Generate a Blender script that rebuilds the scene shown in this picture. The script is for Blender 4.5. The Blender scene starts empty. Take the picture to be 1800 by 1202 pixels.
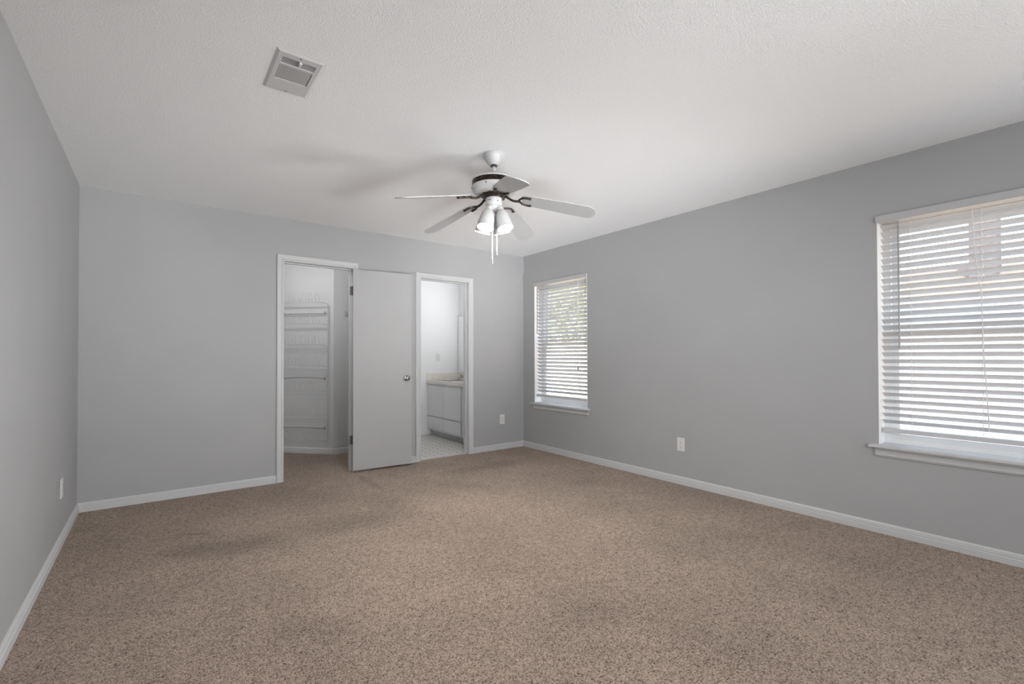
import bpy, bmesh, math, random
from mathutils import Vector, Matrix
random.seed(7)
scene = bpy.context.scene
C = scene.collection
PI = math.pi

# ------------------------------------------------------------------ room numbers (metres)
L, R, D, H, REAR = -0.4656, 3.7758, 4.7462, 2.44, -1.0
WT = 0.115                      # partition thickness
XT = 0.17                       # outside wall thickness

# ------------------------------------------------------------------ camera
cam_data = bpy.data.cameras.new('camera')
cam = bpy.data.objects.new('camera', cam_data)
C.objects.link(cam)
scene.camera = cam
cam_data.sensor_fit = 'HORIZONTAL'
cam_data.sensor_width = 36.0
cam_data.lens = 825.955 * 36.0 / 1800.0
cam_data.shift_y = (615.95 - 601.0) / 1800.0
cam_data.clip_start = 0.02
cam_data.clip_end = 300
cam.location = (0, 0, 1.1599)
YAW, PITCH, ROLL = 0.647883, 0.011131, -0.0019
_f = Vector((math.sin(YAW), math.cos(YAW), 0)); _r = Vector((math.cos(YAW), -math.sin(YAW), 0)); _u = Vector((0, 0, 1))
_f, _u = _f * math.cos(PITCH) + _u * math.sin(PITCH), _u * math.cos(PITCH) - _f * math.sin(PITCH)
_r, _u = _r * math.cos(ROLL) + _u * math.sin(ROLL), _u * math.cos(ROLL) - _r * math.sin(ROLL)
cam.rotation_euler = Matrix((_r, _u, -_f)).transposed().to_euler()

# ------------------------------------------------------------------ view, world, sun, large lights
vs = scene.view_settings
scene.display_settings.display_device = 'sRGB'
vs.view_transform = 'Standard'
vs.look = 'None'
vs.gamma = 1.0
vs.use_curve_mapping = False
vs.exposure = 0.0

world = bpy.data.worlds.new('sky'); scene.world = world
world.use_nodes = True
wn = world.node_tree; wn.nodes.clear()
w_out = wn.nodes.new('ShaderNodeOutputWorld'); w_bg = wn.nodes.new('ShaderNodeBackground')
w_sky = wn.nodes.new('ShaderNodeTexSky')
w_sky.sky_type = 'NISHITA'; w_sky.sun_disc = False
w_sky.sun_elevation = math.radians(48); w_sky.sun_rotation = math.radians(250)
w_sky.air_density = 1.0; w_sky.dust_density = 2.0
w_bg.inputs['Strength'].default_value = 1.5
w_hs = wn.nodes.new('ShaderNodeHueSaturation'); w_hs.inputs['Saturation'].default_value = 0.5
wn.links.new(w_sky.outputs[0], w_hs.inputs['Color']); wn.links.new(w_hs.outputs[0], w_bg.inputs['Color']); wn.links.new(w_bg.outputs[0], w_out.inputs['Surface'])

def light(name, kind, loc, energy, color=(1, 1, 1), rot=(0, 0, 0), **kw):
    d = bpy.data.lights.new(name, kind); d.energy = energy; d.color = color
    for k, v in kw.items(): setattr(d, k, v)
    o = bpy.data.objects.new(name, d); o.location = loc; o.rotation_euler = rot
    C.objects.link(o); return o

light('sun', 'SUN', (0, 0, 8), 17, (1.0, 0.95, 0.88), Vector((0.62, 0.20, -0.74)).to_track_quat('-Z', 'Y').to_euler(), angle=0.01)
# broad fill light added at the rear wall, unseen behind the camera
light('fill_rear', 'AREA', (1.7, REAR + 0.06, 1.25), 51.5, (0.96, 0.982, 1.0), (PI / 2, 0, 0), shape='RECTANGLE', size=3.4, size_y=2.1)
def soft(name, loc, to, energy, spread, sx=1.0, sy=0.6):  # added fill lights, out of view, aimed to even out ceiling and walls
    light(name, 'AREA', loc, energy, (0.985, 0.99, 1.0), (Vector(to) - Vector(loc)).to_track_quat('-Z', 'Y').to_euler(), shape='RECTANGLE', size=sx, size_y=sy, spread=math.radians(spread))
soft('fill_back', (0.9, -0.85, 1.5), (0.9, 4.7, 1.3), 5.4, 60, 1.2)
soft('fill_right', (0.2, -0.85, 1.6), (3.8, 2.6, 1.3), 9.0, 60, 1.2)
soft('fill_corner', (0.3, -0.85, 0.4), (3.15, 4.7, 2.15), 11.5, 31, 1.8, 0.8)
soft('fill_fan', (1.6, -0.85, 0.35), (3.7, 3.4, 2.7), 12.4, 40, 1.8, 0.8)
soft('fill_far', (3.0, -0.85, 0.35), (0.0, 4.2, 2.5), 9.5, 38, 1.8, 0.8)
soft('fill_wall', (3.3, -0.85, 1.5), (-0.5, 2.3, 1.35), 18.0, 60)
light('closet_lamp', 'POINT', (0.75, 5.25, 2.25), 16.5, (1, 1, 1), shadow_soft_size=0.1)
# the bathroom's own vanity lamp (hidden by the door jamb)
light('bathroom_lamp', 'POINT', (2.65, 5.30, 2.28), 8.5, (0.99, 0.995, 1.0), shadow_soft_size=0.1)
light('vanity_lamp', 'POINT', (3.50, 5.50, 1.80), 5.5, (0.99, 0.995, 1.0), shadow_soft_size=0.1)

# ------------------------------------------------------------------ materials
def new_mat(name):
    m = bpy.data.materials.new(name); m.use_nodes = True
    nt = m.node_tree; b = nt.nodes['Principled BSDF']
    return m, nt, b
def N(nt, t, **kw):
    n = nt.nodes.new(t)
    for k, v in kw.items():
        if k in n.inputs: n.inputs[k].default_value = v
        else: setattr(n, k, v)
    return n
def mat(name, col, rough=0.5, metal=0.0, bump=0.0, scale=200.0, spec=None, var=0.0, vscale=3.0, detail=3.0):
    m, nt, b = new_mat(name)
    b.inputs['Base Color'].default_value = (*col, 1)
    b.inputs['Roughness'].default_value = rough
    b.inputs['Metallic'].default_value = metal
    if spec is not None: b.inputs['Specular IOR Level'].default_value = spec
    tc = N(nt, 'ShaderNodeTexCoord')
    if var:
        n = N(nt, 'ShaderNodeTexNoise', Scale=vscale, Detail=3.0)
        nt.links.new(tc.outputs['Object'], n.inputs['Vector'])
        r = N(nt, 'ShaderNodeValToRGB')
        r.color_ramp.elements[0].position = 0.3; r.color_ramp.elements[1].position = 0.7
        r.color_ramp.elements[0].color = (*[c * (1 - var) for c in col], 1)
        r.color_ramp.elements[1].color = (*[min(1, c * (1 + var)) for c in col], 1)
        nt.links.new(n.outputs[0], r.inputs[0]); nt.links.new(r.outputs[0], b.inputs['Base Color'])
    if bump:
        n = N(nt, 'ShaderNodeTexNoise', Scale=scale, Detail=detail)
        nt.links.new(tc.outputs['Object'], n.inputs['Vector'])
        bp = N(nt, 'ShaderNodeBump', Strength=bump, Distance=0.002)
        nt.links.new(n.outputs[0], bp.inputs['Height']); nt.links.new(bp.outputs[0], b.inputs['Normal'])
    return m

M = {}
M['wall'] = mat('grey wall paint', (0.375, 0.377, 0.38), 0.55, bump=0.12, scale=260, spec=0.35, var=0.018, vscale=2.2)
M['trim'] = mat('white trim paint', (0.53, 0.535, 0.54), 0.42, bump=0.05, scale=60, spec=0.4)
M['door'] = mat('white door paint', (0.40, 0.40, 0.40), 0.5, bump=0.05, scale=90, spec=0.4, var=0.015, vscale=5)
M['closet'] = mat('closet wall paint', (0.60, 0.60, 0.60), 0.6, bump=0.1, scale=260)
M['bath'] = mat('bathroom wall paint', (0.74, 0.745, 0.75), 0.55, bump=0.1, scale=260)
M['cabinet'] = mat('white cabinet paint', (0.66, 0.66, 0.665), 0.4, bump=0.04, scale=60)
M['kick'] = mat('toe kick paint', (0.5, 0.51, 0.52), 0.5)
M['counter'] = mat('cream cultured marble', (0.66, 0.63, 0.58), 0.25, var=0.05, vscale=14)
M['chrome'] = mat('chrome', (0.36, 0.35, 0.34), 0.18, 1.0)
M['steel'] = mat('brushed steel', (0.42, 0.41, 0.40), 0.35, 1.0)
M['bowl'] = mat('dark basin steel', (0.16, 0.155, 0.15), 0.4, 0.8)
M['hinge'] = mat('dark hinge metal', (0.10, 0.10, 0.10), 0.4, 0.8)
M['mirror'] = mat('mirror silver', (0.9, 0.9, 0.9), 0.03, 1.0)
M['plastic'] = mat('white outlet plastic', (0.66, 0.66, 0.65), 0.35)
M['slot'] = mat('dark slot', (0.03, 0.03, 0.03), 0.6)
M['fanwhite'] = mat('white fan enamel', (0.47, 0.47, 0.47), 0.35)
M['blade'] = mat('white fan blade laminate', (0.37, 0.37, 0.372), 0.45)
M['bronze'] = mat('dark antique bronze', (0.022, 0.011, 0.007), 0.34, 0.3, bump=0.2, scale=300)
M['wire'] = mat('white coated wire', (0.52, 0.52, 0.52), 0.4)
M['rod'] = mat('grey coated rod', (0.34, 0.34, 0.34), 0.4)
M['slat'] = mat('white faux wood slat', (0.55, 0.55, 0.55), 0.42, bump=0.03, scale=90)
M['valance'] = mat('valance laminate', (0.45, 0.45, 0.45), 0.45)
M['cord'] = mat('white blind cord', (0.72, 0.71, 0.69), 0.7)
M['wand'] = mat('grey clear wand', (0.30, 0.29, 0.28), 0.25)
M['tassel'] = mat('brown tassel', (0.28, 0.22, 0.17), 0.5)
M['vinyl'] = mat('white window vinyl', (0.86, 0.86, 0.855), 0.4)
M['vent'] = mat('white vent enamel', (0.57, 0.57, 0.57), 0.4)
M['ventslat'] = mat('vent louvre enamel', (0.5, 0.5, 0.5), 0.4)
M['duct'] = mat('dark duct', (0.035, 0.035, 0.035), 0.8)
M['web'] = mat('cobweb silk', (0.75, 0.75, 0.75), 0.8)
M['siding'] = mat('blue grey siding', (0.110, 0.120, 0.132), 0.7)
M['rooftile'] = mat('tan roof shingle', (0.092, 0.068, 0.054), 0.8, var=0.08, vscale=6)
M['brick'] = mat('grey pink brick', (0.056, 0.048, 0.047), 0.85, var=0.25, vscale=12)
M['fence'] = mat('cream fence board', (0.55, 0.52, 0.40), 0.8, var=0.06, vscale=5)
M['bark'] = mat('tree bark', (0.18, 0.14, 0.11), 0.9, bump=0.4, scale=40)
M['leaf'] = mat('yellow green leaf', (0.50, 0.51, 0.27), 0.6)
M['dirt'] = mat('dry lawn', (0.50, 0.39, 0.29), 0.95, var=0.15, vscale=2.5)
M['exterior'] = mat('exterior stucco', (0.6, 0.58, 0.54), 0.9)

# popcorn ceiling
def ceiling_mat():
    m, nt, b = new_mat('white textured ceiling')
    b.inputs['Base Color'].default_value = (0.853, 0.86, 0.868, 1); b.inputs['Roughness'].default_value = 0.85
    b.inputs['Specular IOR Level'].default_value = 0.15
    tc = N(nt, 'ShaderNodeTexCoord')
    n = N(nt, 'ShaderNodeTexNoise', Scale=165.0, Detail=3.0, Roughness=0.55)
    nt.links.new(tc.outputs['Object'], n.inputs['Vector'])
    rp = N(nt, 'ShaderNodeValToRGB'); rp.color_ramp.elements[0].position = 0.38; rp.color_ramp.elements[1].position = 0.68
    nt.links.new(n.outputs[0], rp.inputs[0])
    bp = N(nt, 'ShaderNodeBump', Strength=0.36, Distance=0.004)
    nt.links.new(rp.outputs[0], bp.inputs['Height']); nt.links.new(bp.outputs[0], b.inputs['Normal'])
    return m
M['ceiling'] = ceiling_mat()

# carpet: twisted tufts, worn traffic patches, one reddish streak
def carpet_mat():
    m, nt, b = new_mat('beige cut pile carpet')
    b.inputs['Roughness'].default_value = 0.97; b.inputs['Specular IOR Level'].default_value = 0.05
    b.inputs['Sheen Weight'].default_value = 0.15
    ln = nt.links.new
    tc = N(nt, 'ShaderNodeTexCoord'); P = tc.outputs['Object']
    wn_ = N(nt, 'ShaderNodeTexNoise', Scale=55.0, Detail=2.0); ln(P, wn_.inputs['Vector'])
    mx = N(nt, 'ShaderNodeMix', data_type='VECTOR'); mx.inputs[0].default_value = 0.012
    ln(P, mx.inputs[4]); ln(wn_.outputs['Color'], mx.inputs[5])
    V = mx.outputs[1]
    tuft = N(nt, 'ShaderNodeTexNoise', Scale=150.0, Detail=3.0, Roughness=0.65, Distortion=0.6); ln(V, tuft.inputs['Vector'])
    clump = N(nt, 'ShaderNodeTexNoise', Scale=42.0, Detail=2.0, Roughness=0.6); ln(V, clump.inputs['Vector'])
    add = N(nt, 'ShaderNodeMath', operation='MULTIPLY_ADD'); ln(clump.outputs[0], add.inputs[0]); add.inputs[1].default_value = 0.24
    ln(tuft.outputs[0], add.inputs[2])
    rp = N(nt, 'ShaderNodeValToRGB'); cr = rp.color_ramp
    cr.elements[0].position = 0.455; cr.elements[0].color = (0.055, 0.034, 0.022, 1)
    cr.elements[1].position = 0.74; cr.elements[1].color = (0.56, 0.44, 0.352, 1)
    e = cr.elements.new(0.54); e.color = (0.235, 0.170, 0.130, 1)
    e = cr.elements.new(0.615); e.color = (0.38, 0.288, 0.227, 1)
    ln(add.outputs[0], rp.inputs[0])
    # soiled traffic areas
    big = N(nt, 'ShaderNodeTexNoise', Scale=1.5, Detail=4.0, Roughness=0.6); ln(P, big.inputs['Vector'])
    br = N(nt, 'ShaderNodeMapRange'); br.inputs[1].default_value = 0.36; br.inputs[2].default_value = 0.66; br.inputs[3].default_value = 0.88; br.inputs[4].default_value = 1.08
    ln(big.outputs[0], br.inputs[0])
    def patch(cx, cy, rx, ry, rot, lo, soft=1.0):
        mp = N(nt, 'ShaderNodeMapping', vector_type='TEXTURE')
        mp.inputs['Location'].default_value = (cx, cy, 0); mp.inputs['Rotation'].default_value = (0, 0, rot); mp.inputs['Scale'].default_value = (rx, ry, 1)
        jit = N(nt, 'ShaderNodeTexNoise', Scale=7.0, Detail=3.0); ln(P, jit.inputs['Vector'])
        mj = N(nt, 'ShaderNodeMix', data_type='VECTOR'); mj.inputs[0].default_value = 0.10 * soft; ln(P, mj.inputs[4]); ln(jit.outputs['Color'], mj.inputs[5])
        ln(mj.outputs[1], mp.inputs['Vector'])
        le = N(nt, 'ShaderNodeVectorMath', operation='LENGTH')
        mul = N(nt, 'ShaderNodeVectorMath', operation='MULTIPLY'); mul.inputs[1].default_value = (1, 1, 0); ln(mp.outputs[0], mul.inputs[0]); ln(mul.outputs[0], le.inputs[0])
        mr = N(nt, 'ShaderNodeMapRange', interpolation_type='SMOOTHSTEP'); mr.inputs[1].default_value = 0.25; mr.inputs[2].default_value = 1.0
        mr.inputs[3].default_value = lo; mr.inputs[4].default_value = 1.0
        ln(le.outputs['Value'], mr.inputs[0]); return mr.outputs[0]
    fac = br.outputs[0]
    for args in PATCHES:
        mu = N(nt, 'ShaderNodeMath', operation='MULTIPLY'); ln(fac, mu.inputs[0]); ln(patch(*args), mu.inputs[1]); fac = mu.outputs[0]
    sc = N(nt, 'ShaderNodeVectorMath', operation='SCALE'); ln(rp.outputs[0], sc.inputs[0]); ln(fac, sc.inputs['Scale'])
    # reddish streak
    st = patch(0.20, 3.672, 0.17, 0.018, -0.55, 0.0, 0.12)
    inv = N(nt, 'ShaderNodeMath', operation='SUBTRACT'); inv.inputs[0].default_value = 1.0; ln(st, inv.inputs[1])
    iv2 = N(nt, 'ShaderNodeMath', operation='MULTIPLY'); ln(inv.outputs[0], iv2.inputs[0]); iv2.inputs[1].default_value = 0.55
    mc = N(nt, 'ShaderNodeMix', data_type='RGBA'); ln(iv2.outputs[0], mc.inputs[0]); ln(sc.outputs[0], mc.inputs[6]); mc.inputs[7].default_value = (0.20, 0.085, 0.055, 1)
    ln(mc.outputs[2], b.inputs['Base Color'])
    bp = N(nt, 'ShaderNodeBump', Strength=1.0, Distance=0.012); ln(add.outputs[0], bp.inputs['Height']); ln(bp.outputs[0], b.inputs['Normal'])
    return m
# worn / soiled patches of the carpet: centre, radii, turn, strength
PATCHES = [(0.35, 3.06, 0.42, 0.20, -0.3, 0.70), (1.0, 3.02, 0.60, 0.24, -0.25, 0.83), (1.36, 3.25, 0.20, 0.32, 0.1, 0.86),
           (2.5, 3.74, 0.70, 0.18, 0.0, 0.80), (1.25, 5.1, 0.40, 0.62, 0.0, 0.80), (1.46, 3.86, 0.055, 0.48, 0.0, 0.86),
           (0.55, 1.95, 0.24, 0.13, -0.6, 0.88), (1.46, 1.38, 0.24, 0.14, -0.6, 0.86), (2.9, 2.75, 0.30, 0.18, -0.6, 0.90),
           (1.78, 3.02, 0.42, 0.48, 0.4, 1.12), (2.45, 4.45, 0.35, 0.20, 0.0, 1.10)]
M['carpet'] = carpet_mat()

# octagon-and-dot bathroom tile
def tile_mat():
    m, nt, b = new_mat('white tile with black dots')
    b.inputs['Roughness'].default_value = 0.3
    ln = nt.links.new
    tc = N(nt, 'ShaderNodeTexCoord')
    mp = N(nt, 'ShaderNodeMapping'); mp.inputs['Scale'].default_value = (1 / 0.105, 1 / 0.105, 1.0); mp.inputs['Location'].default_value = (-0.167, 0.48, 0.0)
    ln(tc.outputs['Object'], mp.inputs['Vector'])
    fr = N(nt, 'ShaderNodeVectorMath', operation='FRACTION'); ln(mp.outputs[0], fr.inputs[0])
    sp = N(nt, 'ShaderNodeSeparateXYZ'); ln(fr.outputs[0], sp.inputs[0])
    def mth(op, a, bb=None):
        n = N(nt, 'ShaderNodeMath', operation=op)
        for i, x in enumerate((a, bb)):
            if x is None: continue
            if isinstance(x, (int, float)): n.inputs[i].default_value = x
            else: ln(x, n.inputs[i])
        return n.outputs[0]
    ax = mth('ABSOLUTE', mth('SUBTRACT', sp.outputs[0], 0.5)); ay = mth('ABSOLUTE', mth('SUBTRACT', sp.outputs[1], 0.5))
    dot1 = mth('LESS_THAN', mth('ADD', ax, ay), 0.145)
    dot = dot1
    diag = mth('LESS_THAN', mth('ABSOLUTE', mth('SUBTRACT', mth('ADD', ax, ay), 0.5)), 0.012)
    c1 = N(nt, 'ShaderNodeMix', data_type='RGBA'); ln(diag, c1.inputs[0]); c1.inputs[6].default_value = (0.60, 0.58, 0.54, 1); c1.inputs[7].default_value = (0.5, 0.48, 0.45, 1)
    c2 = N(nt, 'ShaderNodeMix', data_type='RGBA'); ln(dot, c2.inputs[0]); ln(c1.outputs[2], c2.inputs[6]); c2.inputs[7].default_value = (0.05, 0.048, 0.04, 1)
    ln(c2.outputs[2], b.inputs['Base Color'])
    return m
M['tile'] = tile_mat()

# clear pane (lets daylight and sight through, faint reflection)
def glass_mat():
    m = bpy.data.materials.new('clear window glass'); m.use_nodes = True
    nt = m.node_tree; nt.nodes.clear()
    o = N(nt, 'ShaderNodeOutputMaterial'); t = N(nt, 'ShaderNodeBsdfTransparent'); g = N(nt, 'ShaderNodeBsdfGlossy')
    g.inputs['Roughness'].default_value = 0.02; t.inputs['Color'].default_value = (0.93, 0.95, 0.95, 1)
    mx = N(nt, 'ShaderNodeMixShader'); mx.inputs[0].default_value = 0.07
    nt.links.new(t.outputs[0], mx.inputs[1]); nt.links.new(g.outputs[0], mx.inputs[2])
    nt.links.new(mx.outputs[0], o.inputs['Surface']); return m
M['glass'] = glass_mat()

# frosted lamp glass and lit bulb
def frosted():
    m = bpy.data.materials.new('frosted lamp glass'); m.use_nodes = True
    nt = m.node_tree; nt.nodes.clear()
    o = N(nt, 'ShaderNodeOutputMaterial'); d = N(nt, 'ShaderNodeBsdfDiffuse'); t = N(nt, 'ShaderNodeBsdfTranslucent')
    d.inputs['Color'].default_value = (0.45, 0.45, 0.45, 1); t.inputs['Color'].default_value = (0.55, 0.54, 0.52, 1)
    mx = N(nt, 'ShaderNodeMixShader'); mx.inputs[0].default_value = 0.03
    nt.links.new(d.outputs[0], mx.inputs[1]); nt.links.new(t.outputs[0], mx.inputs[2]); nt.links.new(mx.outputs[0], o.inputs['Surface'])
    return m
M['frost'] = frosted()
def emit(name, col, s):
    m, nt, b = new_mat(name); b.inputs['Emission Color'].default_value = (*col, 1); b.inputs['Emission Strength'].default_value = s
    b.inputs['Base Color'].default_value = (0.9, 0.9, 0.9, 1); return m
M['bulb'] = emit('lit bulb', (1.0, 0.99, 0.97), 790.0)

def band_mat():
    m, nt, b = new_mat('ornate bronze band'); b.inputs['Roughness'].default_value = 0.3; b.inputs['Metallic'].default_value = 0.5
    tc = N(nt, 'ShaderNodeTexCoord'); v = N(nt, 'ShaderNodeTexVoronoi', Scale=95.0); nt.links.new(tc.outputs['Object'], v.inputs['Vector'])
    r = N(nt, 'ShaderNodeValToRGB'); r.color_ramp.elements[0].position = 0.10; r.color_ramp.elements[1].position = 0.30
    r.color_ramp.elements[0].color = (0.14, 0.09, 0.05, 1); r.color_ramp.elements[1].color = (0.010, 0.005, 0.004, 1)
    nt.links.new(v.outputs['Distance'], r.inputs[0]); nt.links.new(r.outputs[0], b.inputs['Base Color']); return m
M['band'] = band_mat()

# ------------------------------------------------------------------ mesh helpers
class MB:
    """collects shapes into one mesh"""
    def __init__(s): s.bm = bmesh.new()
    def quadverts(s, pts, faces):
        vs_ = [s.bm.verts.new(p) for p in pts]
        for f in faces:
            try: s.bm.faces.new([vs_[i] for i in f])
            except ValueError: pass
        return vs_
    def box(s, x0, x1, y0, y1, z0, z1, mx=None, bev=0.0):
        pts = [Vector((x, y, z)) for z in (z0, z1) for y in (y0, y1) for x in (x0, x1)]
        if bev:
            t = bmesh.new(); vv = [t.verts.new(p) for p in pts]
            for f in [(0, 2, 3, 1), (4, 5, 7, 6), (0, 1, 5, 4), (2, 6, 7, 3), (0, 4, 6, 2), (1, 3, 7, 5)]: t.faces.new([vv[i] for i in f])
            bmesh.ops.bevel(t, geom=t.edges[:], offset=bev, segments=2, affect='EDGES', profile=0.5)
            s.merge(t, mx); return s
        if mx: pts = [mx @ p for p in pts]
        s.quadverts(pts, [(0, 2, 3, 1), (4, 5, 7, 6), (0, 1, 5, 4), (2, 6, 7, 3), (0, 4, 6, 2), (1, 3, 7, 5)])
        return s
    def merge(s, t, mx=None):
        mp = {}
        for v in t.verts: mp[v] = s.bm.verts.new(mx @ v.co if mx else v.co)
        for f in t.faces:
            try: s.bm.faces.new([mp[v] for v in f.verts])
            except ValueError: pass
        t.free()
    def lathe(s, prof, mx=None, n=32, cap=True):
        rings = []
        for r, z in prof:
            ring = []
            for k in range(n):
                a = 2 * PI * k / n; p = Vector((r * math.cos(a), r * math.sin(a), z))
                ring.append(s.bm.verts.new(mx @ p if mx else p))
            rings.append(ring)
        for a, b in zip(rings, rings[1:]):
            for k in range(n): s.bm.faces.new((a[k], a[(k + 1) % n], b[(k + 1) % n], b[k]))
        if cap:
            s.bm.faces.new(rings[0][::-1]); s.bm.faces.new(rings[-1])
        return s
    def tube(s, pts, r, n=8, mx=None):
        pts = [Vector(p) for p in pts]
        if mx: pts = [mx @ p for p in pts]
        rr = r if isinstance(r, (list, tuple)) else [r] * len(pts)
        rings = []; ref = Vector((0, 0, 1))
        for i, p in enumerate(pts):
            t = (pts[min(i + 1, len(pts) - 1)] - pts[max(i - 1, 0)]).normalized()
            if abs(t.dot(ref)) > 0.9: ref = Vector((1, 0, 0)) if abs(t.x) < 0.9 else Vector((0, 1, 0))
            a = t.cross(ref).normalized(); b = t.cross(a).normalized()
            rings.append([s.bm.verts.new(p + (a * math.cos(2 * PI * k / n) + b * math.sin(2 * PI * k / n)) * rr[i]) for k in range(n)])
        for a, b in zip(rings, rings[1:]):
            for k in range(n): s.bm.faces.new((a[k], a[(k + 1) % n], b[(k + 1) % n], b[k]))
        s.bm.faces.new(rings[0][::-1]); s.bm.faces.new(rings[-1]); return s
    def prism(s, poly, h0, h1, mx=None):
        """polygon in xy extruded z h0..h1"""
        n = len(poly)
        pts = [Vector((x, y, h0)) for x, y in poly] + [Vector((x, y, h1)) for x, y in poly]
        if mx: pts = [mx @ p for p in pts]
        s.quadverts(pts, [tuple(range(n))[::-1], tuple(range(n, 2 * n))] + [(i, (i + 1) % n, n + (i + 1) % n, n + i) for i in range(n)])
        return s
    def sweep(s, prof, path):
        """prof: [(offset, depth)]; path(o, d) -> list of points"""
        cols = [[s.bm.verts.new(p) for p in path(o, d)] for o, d in prof]
        m = len(cols)
        for i in range(m):
            a, b = cols[i], cols[(i + 1) % m]
            for k in range(len(a) - 1): s.bm.faces.new((a[k], a[k + 1], b[k + 1], b[k]))
        s.bm.faces.new([c[0] for c in cols][::-1]); s.bm.faces.new([c[-1] for c in cols]); return s
    def build(s, name, m, parent=None, smooth=False, origin=None):
        bmesh.ops.recalc_face_normals(s.bm, faces=s.bm.faces[:])
        me = bpy.data.meshes.new(name)
        if origin is not None: bmesh.ops.translate(s.bm, verts=s.bm.verts[:], vec=-Vector(origin))
        s.bm.to_mesh(me); s.bm.free()
        o = bpy.data.objects.new(name, me); C.objects.link(o)
        me.materials.append(m)
        if smooth:
            for p in me.polygons: p.use_smooth = True
            try:
                md = o.modifiers.new('edges', 'EDGE_SPLIT'); md.split_angle = math.radians(40)
            except Exception: pass
        if origin is not None: o.location = origin
        if parent: o.parent = parent
        return o
def tag(o, label, cat, group=None):
    o['label'] = label; o['category'] = cat
    if group: o['group'] = group
    return o
def thing(name, label, cat, loc=(0, 0, 0), rz=0.0, group=None):
    o = bpy.data.objects.new(name, None); C.objects.link(o); o.location = loc; o.rotation_euler = (0, 0, rz)
    o.empty_display_size = 0.1
    return tag(o, label, cat, group)
def struct(o, label=None):
    o['kind'] = 'structure'
    if label: o['label'] = label
    return o
def smooth_path(pts, n=8):
    """Catmull-Rom through points"""
    pts = [Vector(p) for p in pts]; out = []
    for i in range(len(pts) - 1):
        p0 = pts[max(i - 1, 0)]; p1 = pts[i]; p2 = pts[i + 1]; p3 = pts[min(i + 2, len(pts) - 1)]
        for k in range(n):
            t = k / n
            out.append(0.5 * ((2 * p1) + (p2 - p0) * t + (2 * p0 - 5 * p1 + 4 * p2 - p3) * t * t + (3 * p1 - p0 - 3 * p2 + p3) * t ** 3))
    out.append(pts[-1]); return out

# ------------------------------------------------------------------ openings
CL0, CL1, CLH = 0.940, 1.572, 2.042        # closet doorway
BA0, BA1, BAH = 2.326, 2.946, 2.022        # bathroom doorway
WIN = {'far': (3.618, 4.520), 'near': (0.060, 1.009)}
WZ0, WZ1 = 0.560, 2.066
BX = 3.73                                   # bathroom right wall
BY = 6.30                                   # bathroom far wall
CA = Vector((1.672, 5.709)); CDIR = Vector((-0.669, 0.743)).normalized()   # angled closet wall

# ------------------------------------------------------------------ setting
m = MB(); m.box(L - 0.12, R + 0.02, REAR - 0.12, 4.800, -0.12, 0)
m.box(L - 0.12, 2.03, 4.800, 7.1, -0.12, 0)
struct(m.build('floor', M['carpet']), 'worn beige cut pile carpet')
m = MB(); m.box(2.03, BX + 0.1, 4.800, BY + 0.1, -0.12, -0.003)
struct(m.build('floor_bathroom', M['tile']), 'white bathroom floor tile with small black dots')
m = MB(); m.box(2.30, 2.97, 4.788, 4.806, -0.02, 0.004)
struct(m.build('trim_threshold', M['counter']))
m = MB(); m.box(L - 0.12, R + XT, REAR - 0.12, 7.1, H, H + 0.14)
struct(m.build('ceiling', M['ceiling']), 'white ceiling with sprayed texture')

m = MB(); m.box(L - 0.12, L, REAR - 0.12, D + WT, 0, H); struct(m.build('wall_left', M['wall']))
m = MB(); m.box(L, R, REAR - 0.12, REAR, 0, H); struct(m.build('wall_rear', M['wall']))
m = MB()
for x0, x1, z0, z1 in [(L, CL0 - 0.018, 0, H), (CL0 - 0.018, CL1 + 0.018, CLH + 0.018, H), (CL1 + 0.018, BA0 - 0.018, 0, H),
                       (BA0 - 0.018, BA1 + 0.018, BAH + 0.018, H), (BA1 + 0.018, R, 0, H)]:
    m.box(x0, x1, D, D + WT, z0, z1)
struct(m.build('wall_back', M['wall']))
m = MB()
ys = [REAR - 0.12, WIN['near'][0], WIN['near'][1], WIN['far'][0], WIN['far'][1], D + WT]
for a, b in ((0, 1), (2, 3), (4, 5)): m.box(R, R + XT, ys[a], ys[b], 0, H)
for a, b in ((1, 2), (3, 4)): m.box(R, R + XT, ys[a], ys[b], 0, WZ0); m.box(R, R + XT, ys[a], ys[b], WZ1, H)
struct(m.build('wall_right', M['wall']))

# closet shell
E2 = CA + CDIR * 1.75
m = MB(); nrm = Vector((CDIR.y, -CDIR.x))
m.prism([(CA.x, CA.y), (E2.x, E2.y), (E2.x + nrm.x * 0.1, E2.y + nrm.y * 0.1), (CA.x + nrm.x * 0.1, CA.y + nrm.y * 0.1)], 0, H)
struct(m.build('wall_closet_angled', M['closet']))
m = MB(); m.box(CA.x, 1.98, CA.y, CA.y + 0.1, 0, H); struct(m.build('wall_closet_back', M['closet']))
m = MB(); m.box(1.96, 2.04, D + WT, 7.1, 0, H); struct(m.build('wall_closet_right', M['bath']))
m = MB(); m.box(L - 0.12, L, D + WT, 7.1, 0, H); m.box(L, 2.0, 7.0, 7.1, 0, H); struct(m.build('wall_closet_left', M['closet']))

# bathroom shell
m = MB(); m.box(2.04, BX + 0.1, BY, BY + 0.1, 0, H); struct(m.build('wall_bathroom_far', M['bath']))
m = MB(); m.box(BX, BX + 0.1, D + WT, BY, 0, H); struct(m.build('wall_bathroom_right', M['bath']))

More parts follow.
